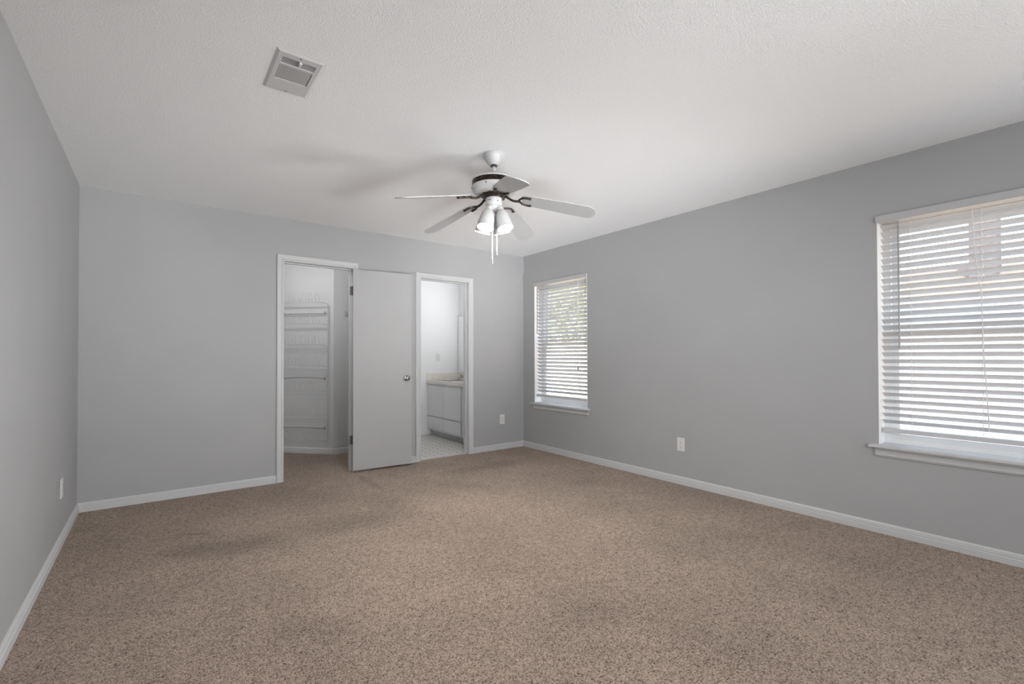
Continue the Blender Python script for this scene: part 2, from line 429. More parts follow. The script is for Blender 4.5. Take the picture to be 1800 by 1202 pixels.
# baseboards
BASE = [(0, 0), (0.013, 0), (0.013, 0.036), (0.010, 0.040), (0.012, 0.046), (0.010, 0.052), (0.0105, 0.058), (0.006, 0.067), (0, 0.069)]
def baseboard(name, p0, p1, nx, ny, mt=None, h=1.0):
    mb = MB(); mb.sweep(BASE, lambda o, z: [Vector((p0[0] + nx * o, p0[1] + ny * o, z * h)), Vector((p1[0] + nx * o, p1[1] + ny * o, z * h))])
    return struct(mb.build(name, mt or M['trim']))
baseboard('baseboard_left', (L, REAR), (L, D), 1, 0)
baseboard('baseboard_rear', (L, REAR), (R, REAR), 0, 1)
baseboard('baseboard_right', (R, REAR), (R, D), -1, 0)
mb = MB()
for a, b in ((L, CL0 - 0.062), (CL1 + 0.062, BA0 - 0.060), (BA1 + 0.060, R)):
    mb.sweep(BASE, lambda o, z, a=a, b=b: [Vector((a, D - o, z)), Vector((b, D - o, z))])
struct(mb.build('baseboard_back', M['trim']))
mb = MB()
mb.sweep(BASE, lambda o, z: [Vector((CA.x - nrm.x * o, CA.y - nrm.y * o, z)), Vector((E2.x - nrm.x * o, E2.y - nrm.y * o, z))])
mb.sweep(BASE, lambda o, z: [Vector((CA.x, CA.y - o, z)), Vector((1.96, CA.y - o, z))])
struct(mb.build('baseboard_closet', M['closet']))
baseboard('baseboard_bathroom', (2.04, BY), (3.24, BY), 0, -1, M['bath'], 1.15)

# door casings with jamb linings and stops
CAS = [(0, 0), (0, 0.008), (0.006, 0.011), (0.014, 0.011), (0.017, 0.008), (0.021, 0.012), (0.042, 0.016), (0.054, 0.017), (0.060, 0.013), (0.060, 0)]
def casing(name, x0, x1, h, label):
    mb = MB()
    mb.sweep(CAS, lambda o, d: [Vector((x0 - o, D - d, 0)), Vector((x0 - o, D - d, h + o)), Vector((x1 + o, D - d, h + o)), Vector((x1 + o, D - d, 0))])
    o = struct(mb.build(name, M['trim']), label)
    j = MB()
    j.box(x0 - 0.018, x0, D - 0.001, D + WT + 0.001, 0, h + 0.018); j.box(x1, x1 + 0.018, D - 0.001, D + WT + 0.001, 0, h + 0.018); j.box(x0, x1, D - 0.001, D + WT + 0.001, h, h + 0.018)
    j.build('jamb', M['trim'], o)
    s_ = MB(); s_.box(x0, x0 + 0.011, D + 0.045, D + 0.08, 0, h); s_.box(x1 - 0.011, x1, D + 0.045, D + 0.08, 0, h); s_.box(x0 + 0.011, x1 - 0.011, D + 0.045, D + 0.08, h - 0.011, h)
    s_.build('door_stop', M['trim'], o)
    return o
casing('trim_1', CL0, CL1, CLH, 'white casing around the closet doorway')
bc = casing('trim_2', BA0, BA1, BAH, 'white casing around the bathroom doorway')
mb = MB(); mb.box(BA0 - 0.001, BA0 + 0.004, D + 0.03, D + 0.055, 1.33, 1.39); mb.build('strike_plate', M['steel'], bc)

# closet door leaf, swung open flat against the wall
dl = bpy.data.objects.new('door_1', None); C.objects.link(dl)
dl.location = (1.563, 4.688, 0.0); dl.rotation_euler = (0, 0, math.atan2(4.637 - 4.686, 0.611))
struct(dl, 'white flat slab closet door swung open against the wall')
mb = MB(); mb.box(0, 0.612, 0, 0.035, 0.018, 2.030, bev=0.002); mb.build('door_leaf', M['door'], dl)
KN = Matrix.Translation((0.550, 0, 0.925)) @ Matrix.Rotation(PI / 2, 4, 'X')
mb = MB(); mb.lathe([(0.0, 0.0), (0.031, 0.0), (0.031, 0.004), (0.024, 0.009), (0.012, 0.012), (0.011, 0.028), (0.020, 0.034), (0.026, 0.044), (0.026, 0.054), (0.019, 0.062), (0.0005, 0.064)], KN, 28, cap=False)
kb = mb.build('door_knob', M['chrome'], dl, smooth=True)
mb = MB(); mb.lathe([(0.0, 0.0642), (0.007, 0.0642), (0.007, 0.0665), (0.0, 0.0665)], KN, 16, cap=False); mb.build('keyhole', M['slot'], kb)
for z in (1.81, 0.325):
    mb = MB(); mb.tube([(-0.007, -0.002, z - 0.045), (-0.007, -0.002, z + 0.045)], 0.006, 10); mb.box(-0.0035, -0.0005, 0.0, 0.034, z - 0.043, z + 0.043)
    mb.box(-0.030, -0.004, 0.010, 0.013, z - 0.043, z + 0.043)
    mb.build('hinge', M['hinge'], dl)

# ------------------------------------------------------------------ windows and blinds
def window(idx, y0, y1):
    w = bpy.data.objects.new('window_%d' % idx, None); C.objects.link(w); w.location = (R + XT, (y0 + y1) / 2, WZ0)
    struct(w)
    off = -Vector(w.location)
    def part(mb, name, m_, par=w):
        bmesh.ops.translate(mb.bm, verts=mb.bm.verts[:], vec=off)
        return mb.build(name, m_, par)
    xa, xb = R + 0.115, R + XT + 0.005
    mb = MB(); f = 0.042
    mb.box(xa, xb, y0, y0 + f, WZ0, WZ1); mb.box(xa, xb, y1 - f, y1, WZ0, WZ1); mb.box(xa, xb, y0 + f, y1 - f, WZ0, WZ0 + f); mb.box(xa, xb, y0 + f, y1 - f, WZ1 - f, WZ1)
    part(mb, 'window_frame', M['vinyl'])
    zm = 1.300; s = 0.040
    for nm, za, zb, xs in (('upper_sash', zm - 0.02, WZ1 - f, xa + 0.034), ('lower_sash', WZ0 + f, zm + 0.02, xa + 0.006)):
        mb = MB(); ya, yb = y0 + f, y1 - f
        mb.box(xs, xs + 0.024, ya, ya + s, za, zb); mb.box(xs, xs + 0.024, yb - s, yb, za, zb); mb.box(xs, xs + 0.024, ya + s, yb - s, za, za + s); mb.box(xs, xs + 0.024, ya + s, yb - s, zb - s, zb)
        so = part(mb, nm, M['vinyl'])
        mb = MB(); mb.quadverts([(xs + 0.012, ya + s, za + s), (xs + 0.012, yb - s, za + s), (xs + 0.012, yb - s, zb - s), (xs + 0.012, ya + s, zb - s)], [(0, 1, 2, 3)])
        part(mb, 'pane', M['glass'], so)
    # jamb returns painted white
    mb = MB(); mb.box(R - 0.002, xa, y0 - 0.0, y0 + 0.004, WZ0, WZ1); mb.box(R - 0.002, xa, y1 - 0.004, y1, WZ0, WZ1); mb.box(R - 0.002, xa, y0, y1, WZ1 - 0.004, WZ1)
    part(mb, 'reveal_lining', M['vinyl'])
    # stool and apron
    mb = MB()
    for o, za, zb in ((0.0, WZ0 + 0.003, WZ0 + 0.013), (0.004, WZ0 - 0.001, WZ0 + 0.003), (0.004, WZ0 + 0.013, WZ0 + 0.018)):
        mb.prism([(R - 0.052 + o, y0 - 0.046 + o), (R - 0.0005, y0 - 0.046 + o), (R - 0.0005, y0 + 0.0005), (xa, y0 + 0.0005), (xa, y1 - 0.0005), (R - 0.0005, y1 - 0.0005), (R - 0.0005, y1 + 0.046 - o), (R - 0.052 + o, y1 + 0.046 - o)], za, zb)
    part(mb, 'window_stool', M['trim'])
    AP = [(0, 0), (0.022, 0), (0.022, -0.008), (0.014, -0.020), (0.012, -0.040), (0.016, -0.046), (0.009, -0.058), (0, -0.060)]
    mb = MB(); mb.sweep(AP, lambda o, z: [Vector((R - o, y0 - 0.018, WZ0 - 0.002 + z)), Vector((R - o, y1 + 0.018, WZ0 - 0.002 + z))])
    part(mb, 'window_apron', M['trim'])
    return w
window(1, *WIN['far']); window(2, *WIN['near'])

def blind(y0, y1, label, ladders, wand, cord, n=30, tilt=29.0, tasselz=None, setback=0.066):
    ya, yb = y0 + 0.008, y1 - 0.008
    b = thing('window_blind', label, 'window blind', (R + 0.04, (y0 + y1) / 2, WZ0 + 0.018), 0, 'slatted blinds at the two windows')
    off = -Vector(b.location)
    def part(mb, name, m_, par=b, sm=False):
        bmesh.ops.translate(mb.bm, verts=mb.bm.verts[:], vec=off); return mb.build(name, m_, par, smooth=sm)
    mb = MB(); mb.box(R - 0.013, R + 0.090, y0 + 0.002 , y1 - 0.002, 2.026, 2.0625, bev=0.002); part(mb, 'head_rail', M['slat'])
    mb = MB(); mb.box(R - 0.0175, R - 0.0135, y0 - 0.004, y1 + 0.004, 2.024, 2.069, bev=0.0012); part(mb, 'valance', M['valance'])
    cx = R + setback; pitch = 0.0440; z0 = 2.000
    t = math.radians(tilt); ct, st = math.cos(t), math.sin(t)
    mb = MB(); hw, th = 0.0250, 0.0014
    bm_ = mb.bm
    for k in range(n):
        z = z0 - k * pitch; dz = random.uniform(-0.0012, 0.0012); tt = t + random.uniform(-0.035, 0.035)
        c_, s_ = math.cos(tt), math.sin(tt); sec = []
        for q in range(7):
            a = -1 + 2 * q / 6; crown = 0.0022 * (1 - a * a)
            sec.append((a * hw, crown + th)); 
        for q in range(7):
            a = 1 - 2 * q / 6; crown = 0.0022 * (1 - a * a)
            sec.append((a * hw, crown - th))
        # room edge up: local -x is the room side
        pts = [(cx + px * c_ + pz * s_, z + dz - px * s_ + pz * c_) for px, pz in sec]
        r0 = [bm_.verts.new((x, ya, zz)) for x, zz in pts]; r1 = [bm_.verts.new((x, yb, zz)) for x, zz in pts]
        m_ = len(pts)
        for i in range(m_): bm_.faces.new((r0[i], r0[(i + 1) % m_], r1[(i + 1) % m_], r1[i]))
        bm_.faces.new(r0[::-1]); bm_.faces.new(r1)
    part(mb, 'slat_stack', M['slat'])
    zb = z0 - n * pitch + 0.004
    mb = MB(); mb.box(cx - 0.025, cx + 0.025, ya, yb, zb - 0.030, zb - 0.002, bev=0.003); part(mb, 'bottom_rail', M['slat'])
    for yl in ladders:
        mb = MB()
        for dx in (-0.027, 0.027): mb.tube([(cx + dx, yl, zb), (cx + dx, yl, 2.03)], 0.0011, 6)
        for k in range(n):
            z = z0 - k * pitch - 0.003; mb.tube([(cx - 0.027, yl, z + 0.027 * st), (cx + 0.027, yl, z - 0.027 * st)], 0.0009, 5)
        part(mb, 'ladder_cord', M['cord'])
    wy, wz = wand
    mb = MB(); wx = cx - 0.036
    mb.tube([(wx, wy, 2.005), (wx - 0.002, wy - 0.002, wz)], 0.0042, 8)
    mb.tube([(wx, wy, 2.03), (wx + 0.002, wy, 2.02), (wx, wy, 2.003)], 0.0018, 6); part(mb, 'tilt_wand', M['wand'])
    pts = smooth_path(cord, 10)
    mb = MB(); mb.tube(pts, 0.0022, 6); co = part(mb, 'lift_cord', M['cord'])
    if tasselz:
        x, y, z = cord[-1]
        mb = MB(); mb.lathe([(0.002, z + 0.002), (0.006, z - 0.006), (0.0095, z - 0.034), (0.008, z - 0.040), (0.001, z - 0.042)], Matrix.Translation((x, y, 0)), 14); part(mb, 'tassel', M['tassel'], co, True)
    return b
RX = R + 0.012
blind(*WIN['far'], 'white slatted blind in the far window by the corner', (4.345, 3.79), (4.480, 1.43),
      [(RX + 0.004, 3.775, 2.02), (RX, 3.775, 1.6), (RX - 0.002, 3.772, 1.2), (RX, 3.770, 1.035)], tasselz=True, tilt=37.0, setback=0.048)
RX = R + 0.028
blind(*WIN['near'], 'white slatted blind in the near window at the right edge', (0.847, 0.525, 0.215), (0.905, 1.20),
      [(RX + 0.004, 0.562, 2.02), (RX, 0.553, 1.80), (RX, 0.538, 1.62), (RX, 0.526, 1.50), (RX, 0.520, 1.2), (RX, 0.508, 0.95), (RX + 0.002, 0.50, 0.72)])

# ------------------------------------------------------------------ ceiling fan with lamps
FX, FY = 1.705, 2.441
fan = thing('ceiling_fan', 'white five blade ceiling fan with bronze irons and four lit glass shades', 'ceiling fan', (FX, FY, H))
def fz(z): return z - H
mb = MB(); mb.lathe([(0.066, fz(2.4395)), (0.067, fz(2.430)), (0.062, fz(2.418)), (0.050, fz(2.396)), (0.036, fz(2.378)), (0.028, fz(2.370)), (0.0, fz(2.370))], None, 40, cap=False)
can = mb.build('canopy', M['fanwhite'], fan, smooth=True)
mb = MB(); mb.lathe([(0.021, fz(2.371)), (0.022, fz(2.362)), (0.015, fz(2.359))], None, 24); mb.build('hanger_collar', M['hinge'], can, smooth=True)
mb = MB(); mb.lathe([(0.0105, fz(2.372)), (0.0105, fz(2.296))], None, 20); mb.build('downrod', M['fanwhite'], fan, smooth=True)
mb = MB(); mb.lathe([(0.0, fz(2.302)), (0.022, fz(2.302)), (0.026, fz(2.294)), (0.060, fz(2.289)), (0.110, fz(2.284)), (0.130, fz(2.278)), (0.139, fz(2.270)), (0.139, fz(2.264)),
                     (0.1365, fz(2.262)), (0.1365, fz(2.232)), (0.139, fz(2.230)), (0.138, fz(2.215)), (0.130, fz(2.197)), (0.112, fz(2.186)), (0.080, fz(2.183)), (0.0, fz(2.183))], None, 56, cap=False)
mot = mb.build('motor_housing', M['fanwhite'], fan, smooth=True)
mb = MB(); mb.lathe([(0.1367, fz(2.263)), (0.1382, fz(2.262)), (0.1382, fz(2.233)), (0.1367, fz(2.232))], None, 56); mb.build('decorative_band', M['band'], mot)
for k in range(6):
    a = math.radians(215 + 60 * k); mb = MB()
    mb.lathe([(0.0045, 0), (0.0045, 0.0025), (0.002, 0.0035)], Matrix.Translation((0.1385 * math.cos(a), 0.1385 * math.sin(a), fz(2.216))) @ Matrix.Rotation(a, 4, 'Z') @ Matrix.Rotation(PI / 2, 4, 'Y'), 10); mb.build('screw', M['hinge'], mot)
mb = MB(); mb.lathe([(0.0, fz(2.184)), (0.070, fz(2.184)), (0.074, fz(2.178)), (0.074, fz(2.166)), (0.062, fz(2.160)), (0.0, fz(2.160))], None, 40, cap=False)
for k in range(10):
    a = 2 * PI * k / 10; mb.box(0.060, 0.080, -0.007, 0.007, fz(2.182), fz(2.164), Matrix.Rotation(a, 4, 'Z'))
mb.build('flywheel', M['bronze'], fan, smooth=True)
mb = MB(); mb.lathe([(0.046, fz(2.161)), (0.052, fz(2.155)), (0.053, fz(2.118)), (0.050, fz(2.110)), (0.044, fz(2.108)), (0.044, fz(2.092)), (0.036, fz(2.082)), (0.014, fz(2.076)), (0.0, fz(2.074))], None, 36, cap=False)
sw = mb.build('switch_housing', M['fanwhite'], fan, smooth=True)
for k, (az, z) in enumerate(((205, 2.138), (262, 2.130), (300, 2.100))):
    a = math.radians(az); mb = MB(); mb.lathe([(0.004, -0.002), (0.004, 0.003), (0.002, 0.004)], Matrix.Translation((0.051 * math.cos(a), 0.051 * math.sin(a), fz(z))) @ Matrix.Rotation(a, 4, 'Z') @ Matrix.Rotation(PI / 2, 4, 'Y'), 10); mb.build('screw', M['hinge'], sw)
# blades
A0 = 31.0
ZR = 2.150            # height of the blade axis at radius 0.16
def blade_outline():
    pts = []; r0, r1 = 0.178, 0.648
    for k in range(9):                                 # rounded tip
        a = -PI / 2 + PI * k / 8; pts.append((r1 - 0.055 + 0.055 * math.cos(a), 0.067 * math.sin(a)))
    for x, y in ((0.45, 0.066), (0.30, 0.060), (0.215, 0.055), (0.190, 0.050), (r0, 0.036)): pts.append((x, y))
    for x, y in ((r0, -0.036), (0.190, -0.050), (0.215, -0.055), (0.30, -0.060), (0.45, -0.066)): pts.append((x, y))
    return pts
blade_me = iron_me = None
for k in range(5):
    az = math.radians(A0 + 72 * k)
    base = Matrix.Rotation(az, 4, 'Z')
    tilt = Matrix.Translation((0.16, 0, fz(ZR))) @ Matrix.Rotation(math.radians(12.0), 4, 'Y') @ Matrix.Rotation(math.radians(-13), 4, 'X') @ Matrix.Translation((-0.16, 0, 0))
    if k == 0:
        mb = MB(); mb.prism(blade_outline(), -0.003, 0.003, tilt)
        bl = mb.build('blade', M['blade'], fan); blade_me = bl.data
        mb = MB()
        stem = [(0.060, 0, fz(2.172)), (0.082, 0, fz(2.166)), (0.105, 0, fz(2.150)), (0.130, 0, fz(2.139)), (0.165, 0, fz(2.136))]
        mb.tube(smooth_path(stem, 6), [0.0085] * 8 + [0.0075] * 17, 10)
        for s in (-1, 1):
            pr = [tilt @ Vector(p) for p in ((0.160, 0.0, -0.0095), (0.172, 0.020 * s, -0.0095), (0.190, 0.037 * s, -0.0090), (0.214, 0.042 * s, -0.0085), (0.232, 0.040 * s, -0.0085))]
            mb.tube(smooth_path(pr, 5), 0.0068, 8)
            e = pr[-1]; mb.lathe([(0.0, -0.008), (0.008, -0.006), (0.010, 0), (0.008, 0.005), (0, 0.006)], Matrix.Translation(e), 12, cap=False)
        ir = mb.build('blade_iron', M['bronze'], fan, smooth=True); iron_me = ir.data
    else:
        bl = bl.copy(); C.objects.link(bl); ir = ir.copy(); C.objects.link(ir)
        bl.parent = fan; ir.parent = fan
    bl.rotation_euler = (0, 0, az); ir.rotation_euler = (0, 0, az)
# lamps
SHADE = [(0.020, 0.0), (0.026, -0.004), (0.031, -0.016), (0.040, -0.034), (0.046, -0.062), (0.0495, -0.100), (0.053, -0.126)]
inner = [(r - 0.003, z) for r, z in SHADE[::-1]]
for k in range(4):
    az = math.radians(199 + 90 * k)
    mx = Matrix.Translation((0.052 * math.cos(az), 0.052 * math.sin(az), fz(2.074))) @ Matrix.Rotation(az, 4, 'Z') @ Matrix.Rotation(math.radians(-17), 4, 'Y')
    mb = MB(); mb.lathe(SHADE + inner, mx, 32, cap=False); sh = mb.build('lamp_shade', M['frost'], fan, smooth=True)
    mb = MB(); mb.lathe([(0.012, 0.022), (0.021, 0.018), (0.023, 0.004), (0.023, -0.010), (0.017, -0.014)], mx, 20)
    mb.tube([Vector((0.030 * math.cos(az), 0.030 * math.sin(az), fz(2.092))), mx @ Vector((0, 0, 0.016))], 0.011, 12); mb.build('lamp_holder', M['fanwhite'], sh, smooth=True)
    mb = MB(); mb.lathe([(0.0, -0.118), (0.014, -0.116), (0.026, -0.106), (0.030, -0.092), (0.027, -0.076), (0.017, -0.055), (0.0125, -0.038), (0.0125, -0.012), (0.0, -0.012)], mx, 24, cap=False); mb.build('bulb', M['bulb'], sh, smooth=True)
for (px, py, zt, zb_) in ((0.006, -0.024, 2.078, 1.838), (-0.020, -0.012, 2.078, 1.782)):
    mb = MB(); mb.tube([(px, py, fz(zt)), (px, py, fz(zb_))], 0.0019, 6); ch = mb.build('pull_chain', M['plastic'], fan)
    mb = MB(); mb.lathe([(0.002, fz(zb_) + 0.002), (0.006, fz(zb_) - 0.004), (0.0062, fz(zb_) - 0.036), (0.004, fz(zb_) - 0.043), (0.001, fz(zb_) - 0.044)], Matrix.Translation((px, py, 0)), 14); mb.build('chain_fob', M['steel'], ch, smooth=True)

# ------------------------------------------------------------------ ceiling vent
VX0, VX1, VY0, VY1 = 0.392, 0.588, 2.121, 2.464
vent = thing('ceiling_vent', 'white metal air vent register on the ceiling', 'vent', ((VX0 + VX1) / 2, (VY0 + VY1) / 2, H))
vx, vy = (VX1 - VX0) / 2, (VY1 - VY0) / 2
def vpart(mb, name, m_, par=vent): return mb.build(name, m_, par)
# openings in local coordinates (x, y): cross slots nearest the camera, lengthwise slots beyond
S1 = (-0.068, 0.068, -0.128, -0.075); S2 = (-0.068, 0.068, -0.062, 0.060)
mb = MB(); zt, zb_ = -0.0005, -0.006
xs = [-vx + 0.012, S1[0], S1[1], vx - 0.012]; ysv = [-vy + 0.012, S1[2], S1[3], S2[2], S2[3], vy - 0.012]
mb.box(xs[0], xs[1], ysv[0], ysv[5], zb_, zt); mb.box(xs[2], xs[3], ysv[0], ysv[5], zb_, zt)
for a, b in ((0, 1), (2, 3), (4, 5)): mb.box(xs[1], xs[2], ysv[a], ysv[b], zb_, zt)
# bevelled rim
for (o0, z0_), (o1, z1_) in (((0.0, zt), (0.012, zb_)),):
    q = lambda o, z: [Vector((-vx + o, -vy + o, z)), Vector((vx - o, -vy + o, z)), Vector((vx - o, vy - o, z)), Vector((-vx + o, vy - o, z))]
    mb.quadverts(q(o0, z0_) + q(o1, z1_), [(i, (i + 1) % 4, 4 + (i + 1) % 4, 4 + i) for i in range(4)])
vpart(mb, 'vent_frame', M['vent'])
mb = MB(); mb.box(S1[0], S1[1], S1[2], S2[3], -0.0012, -0.0004); vpart(mb, 'duct_backing', M['duct'])
for k in range(5):
    y = S1[2] + 0.006 + k * 0.0105
    mb = MB(); mb.box(S1[0], S1[1], -0.0032, 0.0032, -0.0006, 0.0006, Matrix.Translation((0, y + 0.001, -0.0040)) @ Matrix.Rotation(math.radians(14), 4, 'X')); vpart(mb, 'louver', M['ventslat'])
for k in range(11):
    x = S2[0] + 0.008 + k * 0.0120
    mb = MB(); mb.box(-0.0054, 0.0054, S2[2], S2[3] - 0.005, -0.0006, 0.0006, Matrix.Translation((x - 0.001, 0, -0.0042)) @ Matrix.Rotation(math.radians(12), 4, 'Y')); vpart(mb, 'louver', M['ventslat'])
mb = MB(); mb.box(-0.006, 0.006, -0.012, 0.012, -0.016, -0.006, Matrix.Translation((0.004, S1[2] + 0.014, 0)), bev=0.002); vpart(mb, 'damper_lever', M['vent'])
for y in (-vy + 0.022, vy - 0.022):
    mb = MB(); mb.lathe([(0.005, -0.006), (0.005, -0.0075), (0.002, -0.0085)], Matrix.Translation((0.0, y, 0)), 12); vpart(mb, 'screw', M['steel'])

# ------------------------------------------------------------------ outlets
def outlet(name, label, loc, rz, rocker=False):
    t = thing(name, label, 'outlet', loc, rz, 'electrical outlets on the walls')
    mb = MB(); mb.box(-0.037, 0.037, -0.006, 0.0, -0.060, 0.060, bev=0.0025); mb.build('cover_plate', M['plastic'], t)
    for z in (-0.020, 0.020):
        mb = MB(); mb.box(-0.0165, 0.0165, -0.0078, -0.005, z - 0.0145, z + 0.0145, bev=0.002); rc = mb.build('receptacle', M['plastic'], t)
        mb = MB()
        for dx in (-0.0063, 0.0063): mb.box(dx - 0.0011, dx + 0.0011, -0.0082, -0.0076, z - 0.001, z + 0.008)
        mb.lathe([(0.0026, -0.0003), (0.0026, 0.0003)], Matrix.Translation((0, -0.0079, z - 0.007)) @ Matrix.Rotation(PI / 2, 4, 'X'), 10)
        mb.build('contact_slot', M['slot'], rc)
    mb = MB(); mb.lathe([(0.0032, 0.0), (0.0032, 0.0018)], Matrix.Translation((0, -0.0058, 0)) @ Matrix.Rotation(PI / 2, 4, 'X'), 12); mb.build('screw', M['steel'], t)
    return t
outlet('electrical_outlet', 'white duplex outlet low on the right wall between the windows', (R, 2.465, 0.358), -PI / 2)
outlet('electrical_outlet', 'white duplex outlet low on back wall right of bathroom doorway', (3.434, D, 0.371), 0)
outlet('electrical_outlet', 'white outlet seen edge on, low on the left wall', (L, 4.005, 0.346), PI / 2)
outlet('electrical_outlet', 'white outlet on bathroom wall above the vanity counter', (3.374, BY, 1.138), 0)

# ------------------------------------------------------------------ closet: shoe rack and rod bracket
rack = thing('shoe_rack', 'white wire shoe rack with looped tiers on the angled closet wall', 'shoe rack', (CA.x, CA.y, 0), 0)
rack.rotation_euler = (0, 0, math.atan2(CDIR.y, CDIR.x))
# local: +x along the wall to the left, +y towards the viewer
UPS, UPE = 0.062, 0.665
for s in (UPS, UPE):
    mb = MB(); mb.tube([(s, 0.022, 0.165), (s, 0.022, 1.775)], 0.0052, 8); mb.build('upright', M['wire'], rack)
for z in (1.790, 1.541, 1.296, 1.050, 0.756, 0.462, 0.180):
    mb = MB()
    mb.tube(smooth_path([(UPS, 0.022, z - 0.018), (UPS + 0.02, 0.060, z - 0.008), (UPS + 0.07, 0.092, z), (UPE - 0.07, 0.092, z), (UPE - 0.02, 0.060, z - 0.008), (UPE, 0.022, z - 0.018)], 5), 0.0034, 6)
    tb = mb.build('tier_bar', M['wire'], rack)
    mb = MB(); mb.tube([(UPS, 0.022, z - 0.045), (UPE, 0.022, z - 0.045)], 0.0028, 6); mb.build('rear_bar', M['wire'], rack)
    for k in range(6):
        c_ = UPS + 0.085 + k * 0.0870; w = 0.025
        pts = [(c_ - w, 0.092, z), (c_ - w, 0.112, z + 0.06), (c_ - w * 0.75, 0.120, z + 0.092), (c_, 0.124, z + 0.107), (c_ + w * 0.75, 0.120, z + 0.092), (c_ + w, 0.112, z + 0.06), (c_ + w, 0.092, z)]
        mb = MB(); mb.tube(smooth_path(pts, 3), 0.0023, 5); mb.build('shoe_loop', M['wire'], tb)
for z, bow in ((1.664, 0.0), (0.892, 0.012), (0.309, 0.004)):
    mb = MB(); mb.tube(smooth_path([(UPS + 0.02, 0.03, z), (0.25, 0.034, z + bow), (0.45, 0.034, z + bow), (UPE - 0.02, 0.03, z)], 5), 0.0055, 8)
    for s in (UPS + 0.035, UPE - 0.025): mb.box(s - 0.007, s + 0.007, 0.018, 0.040, z - 0.012, z + 0.020, bev=0.002)
    mb.build('cross_rod', M['rod'], rack)
br = thing('rod_bracket', 'small metal closet rod bracket on the closet wall behind the door', 'bracket', (1.812, CA.y, 1.664))
mb = MB(); mb.box(-0.018, 0.018, -0.003, 0.0, -0.035, 0.035, bev=0.001); mb.build('back_plate', M['wire'], br)
mb = MB(); mb.tube(smooth_path([(0.008, -0.003, 0.026), (0.006, -0.030, 0.022), (0.010, -0.045, 0.0), (0.010, -0.038, -0.018), (0.008, -0.018, -0.026), (0.008, -0.003, -0.026)], 5), 0.005, 8); mb.build('hook', M['steel'], br)

# ------------------------------------------------------------------ bathroom: vanity, counter, basin, tap, mirror
VF = 3.196                                       # vanity face plane
van = thing('vanity_cabinet', 'white bathroom vanity cabinet with flat doors and drawers', 'cabinet', (3.45, 5.6, 0))
def vp(mb, name, m_, par=van):
    bmesh.ops.translate(mb.bm, verts=mb.bm.verts[:], vec=(-3.45, -5.6, 0)); return mb.build(name, m_, par)
mb = MB(); mb.box(VF + 0.016, BX, 4.90, BY, 0.095, 0.620); mb.box(VF + 0.016, VF + 0.030, 4.90, BY, 0.620, 0.758); mb.box(VF + 0.030, BX, BY - 0.016, BY, 0.620, 0.758); mb.box(VF + 0.030, BX, 4.90, 4.916, 0.620, 0.758); vp(mb, 'carcass', M['cabinet'])
mb = MB(); mb.box(VF + 0.075, BX, 4.90, BY, 0.0, 0.095); vp(mb, 'toe_kick', M['kick'])
mb = MB(); mb.box(VF + 0.004, VF + 0.016, 4.90, BY, 0.085, 0.106); mb.box(VF + 0.004, VF + 0.016, 4.90, BY, 0.735, 0.758); vp(mb, 'face_frame', M['cabinet'])
for a, b in ((5.831, 6.290), (5.338, 5.819), (4.91, 5.318)):
    mb = MB(); mb.box(VF - 0.003, VF + 0.016, a, b, 0.292, 0.732, bev=0.003); vp(mb, 'door', M['cabinet'])
    mb = MB(); mb.box(VF - 0.003, VF + 0.016, a, b, 0.109, 0.276, bev=0.003); vp(mb, 'drawer', M['cabinet'])
ct = thing('vanity_countertop', 'cream marble countertop with backsplash on the bathroom vanity', 'countertop', (3.45, 5.6, 0.76))
def cp(mb, name, m_, par=ct):
    bmesh.ops.translate(mb.bm, verts=mb.bm.verts[:], vec=(-3.45, -5.6, -0.76)); return mb.build(name, m_, par)
SX, SY = 3.430, 5.95
mb = MB(); X0, X1, Y0, Y1 = VF - 0.018, BX, 4.885, BY
angs = sorted([2 * PI * k / 40 for k in range(40)] + [math.atan2(y - SY, x - SX) % (2 * PI) for x in (X0, X1) for y in (Y0, Y1)])
ri, ro = [], []
for a in angs:
    ca, sa = math.cos(a), math.sin(a)
    k = 1 / math.sqrt((ca / 0.166) ** 2 + (sa / 0.206) ** 2)
    t = min([((X1 if ca > 0 else X0) - SX) / ca if abs(ca) > 1e-6 else 9, ((Y1 if sa > 0 else Y0) - SY) / sa if abs(sa) > 1e-6 else 9])
    ri.append((SX + k * ca, SY + k * sa)); ro.append((SX + t * ca, SY + t * sa))
lay = [[mb.bm.verts.new((x, y, z)) for x, y in q] for q, z in ((ri, 0.760), (ri, 0.800), (ro, 0.800), (ro, 0.760))]
for i in range(4):
    A, B = lay[i], lay[(i + 1) % 4]
    for k in range(len(angs)):
        k2 = (k + 1) % len(angs); mb.bm.faces.new((A[k], A[k2], B[k2], B[k]))
cp(mb, 'slab', M['counter'])
mb = MB(); mb.box(VF - 0.014, BX, BY - 0.018, BY, 0.801, 0.902, bev=0.003); mb.box(BX - 0.018, BX, 4.885, BY - 0.018, 0.801, 0.902, bev=0.003); cp(mb, 'backsplash', M['counter'])
sk = thing('bathroom_basin', 'oval steel rimmed basin set into the vanity countertop', 'sink', (SX, SY, 0.80))
def oval(r, z): return [Vector((r * 0.80 * math.cos(2 * PI * k / 40), r * math.sin(2 * PI * k / 40), z)) for k in range(40)]
mb = MB(); rings = [[mb.bm.verts.new(p) for p in oval(r, z)] for r, z in ((0.235, 0.0005), (0.232, 0.007), (0.222, 0.010), (0.208, 0.007), (0.204, 0.0012))]
for a, b in zip(rings, rings[1:]):
    for k in range(40): mb.bm.faces.new((a[k], a[(k + 1) % 40], b[(k + 1) % 40], b[k]))
mb.build('rim', M['steel'], sk, smooth=True)
mb = MB(); rings = [[mb.bm.verts.new(p) for p in oval(r, z)] for r, z in ((0.205, 0.003), (0.200, -0.008), (0.185, -0.050), (0.150, -0.095), (0.09, -0.125), (0.03, -0.132))]
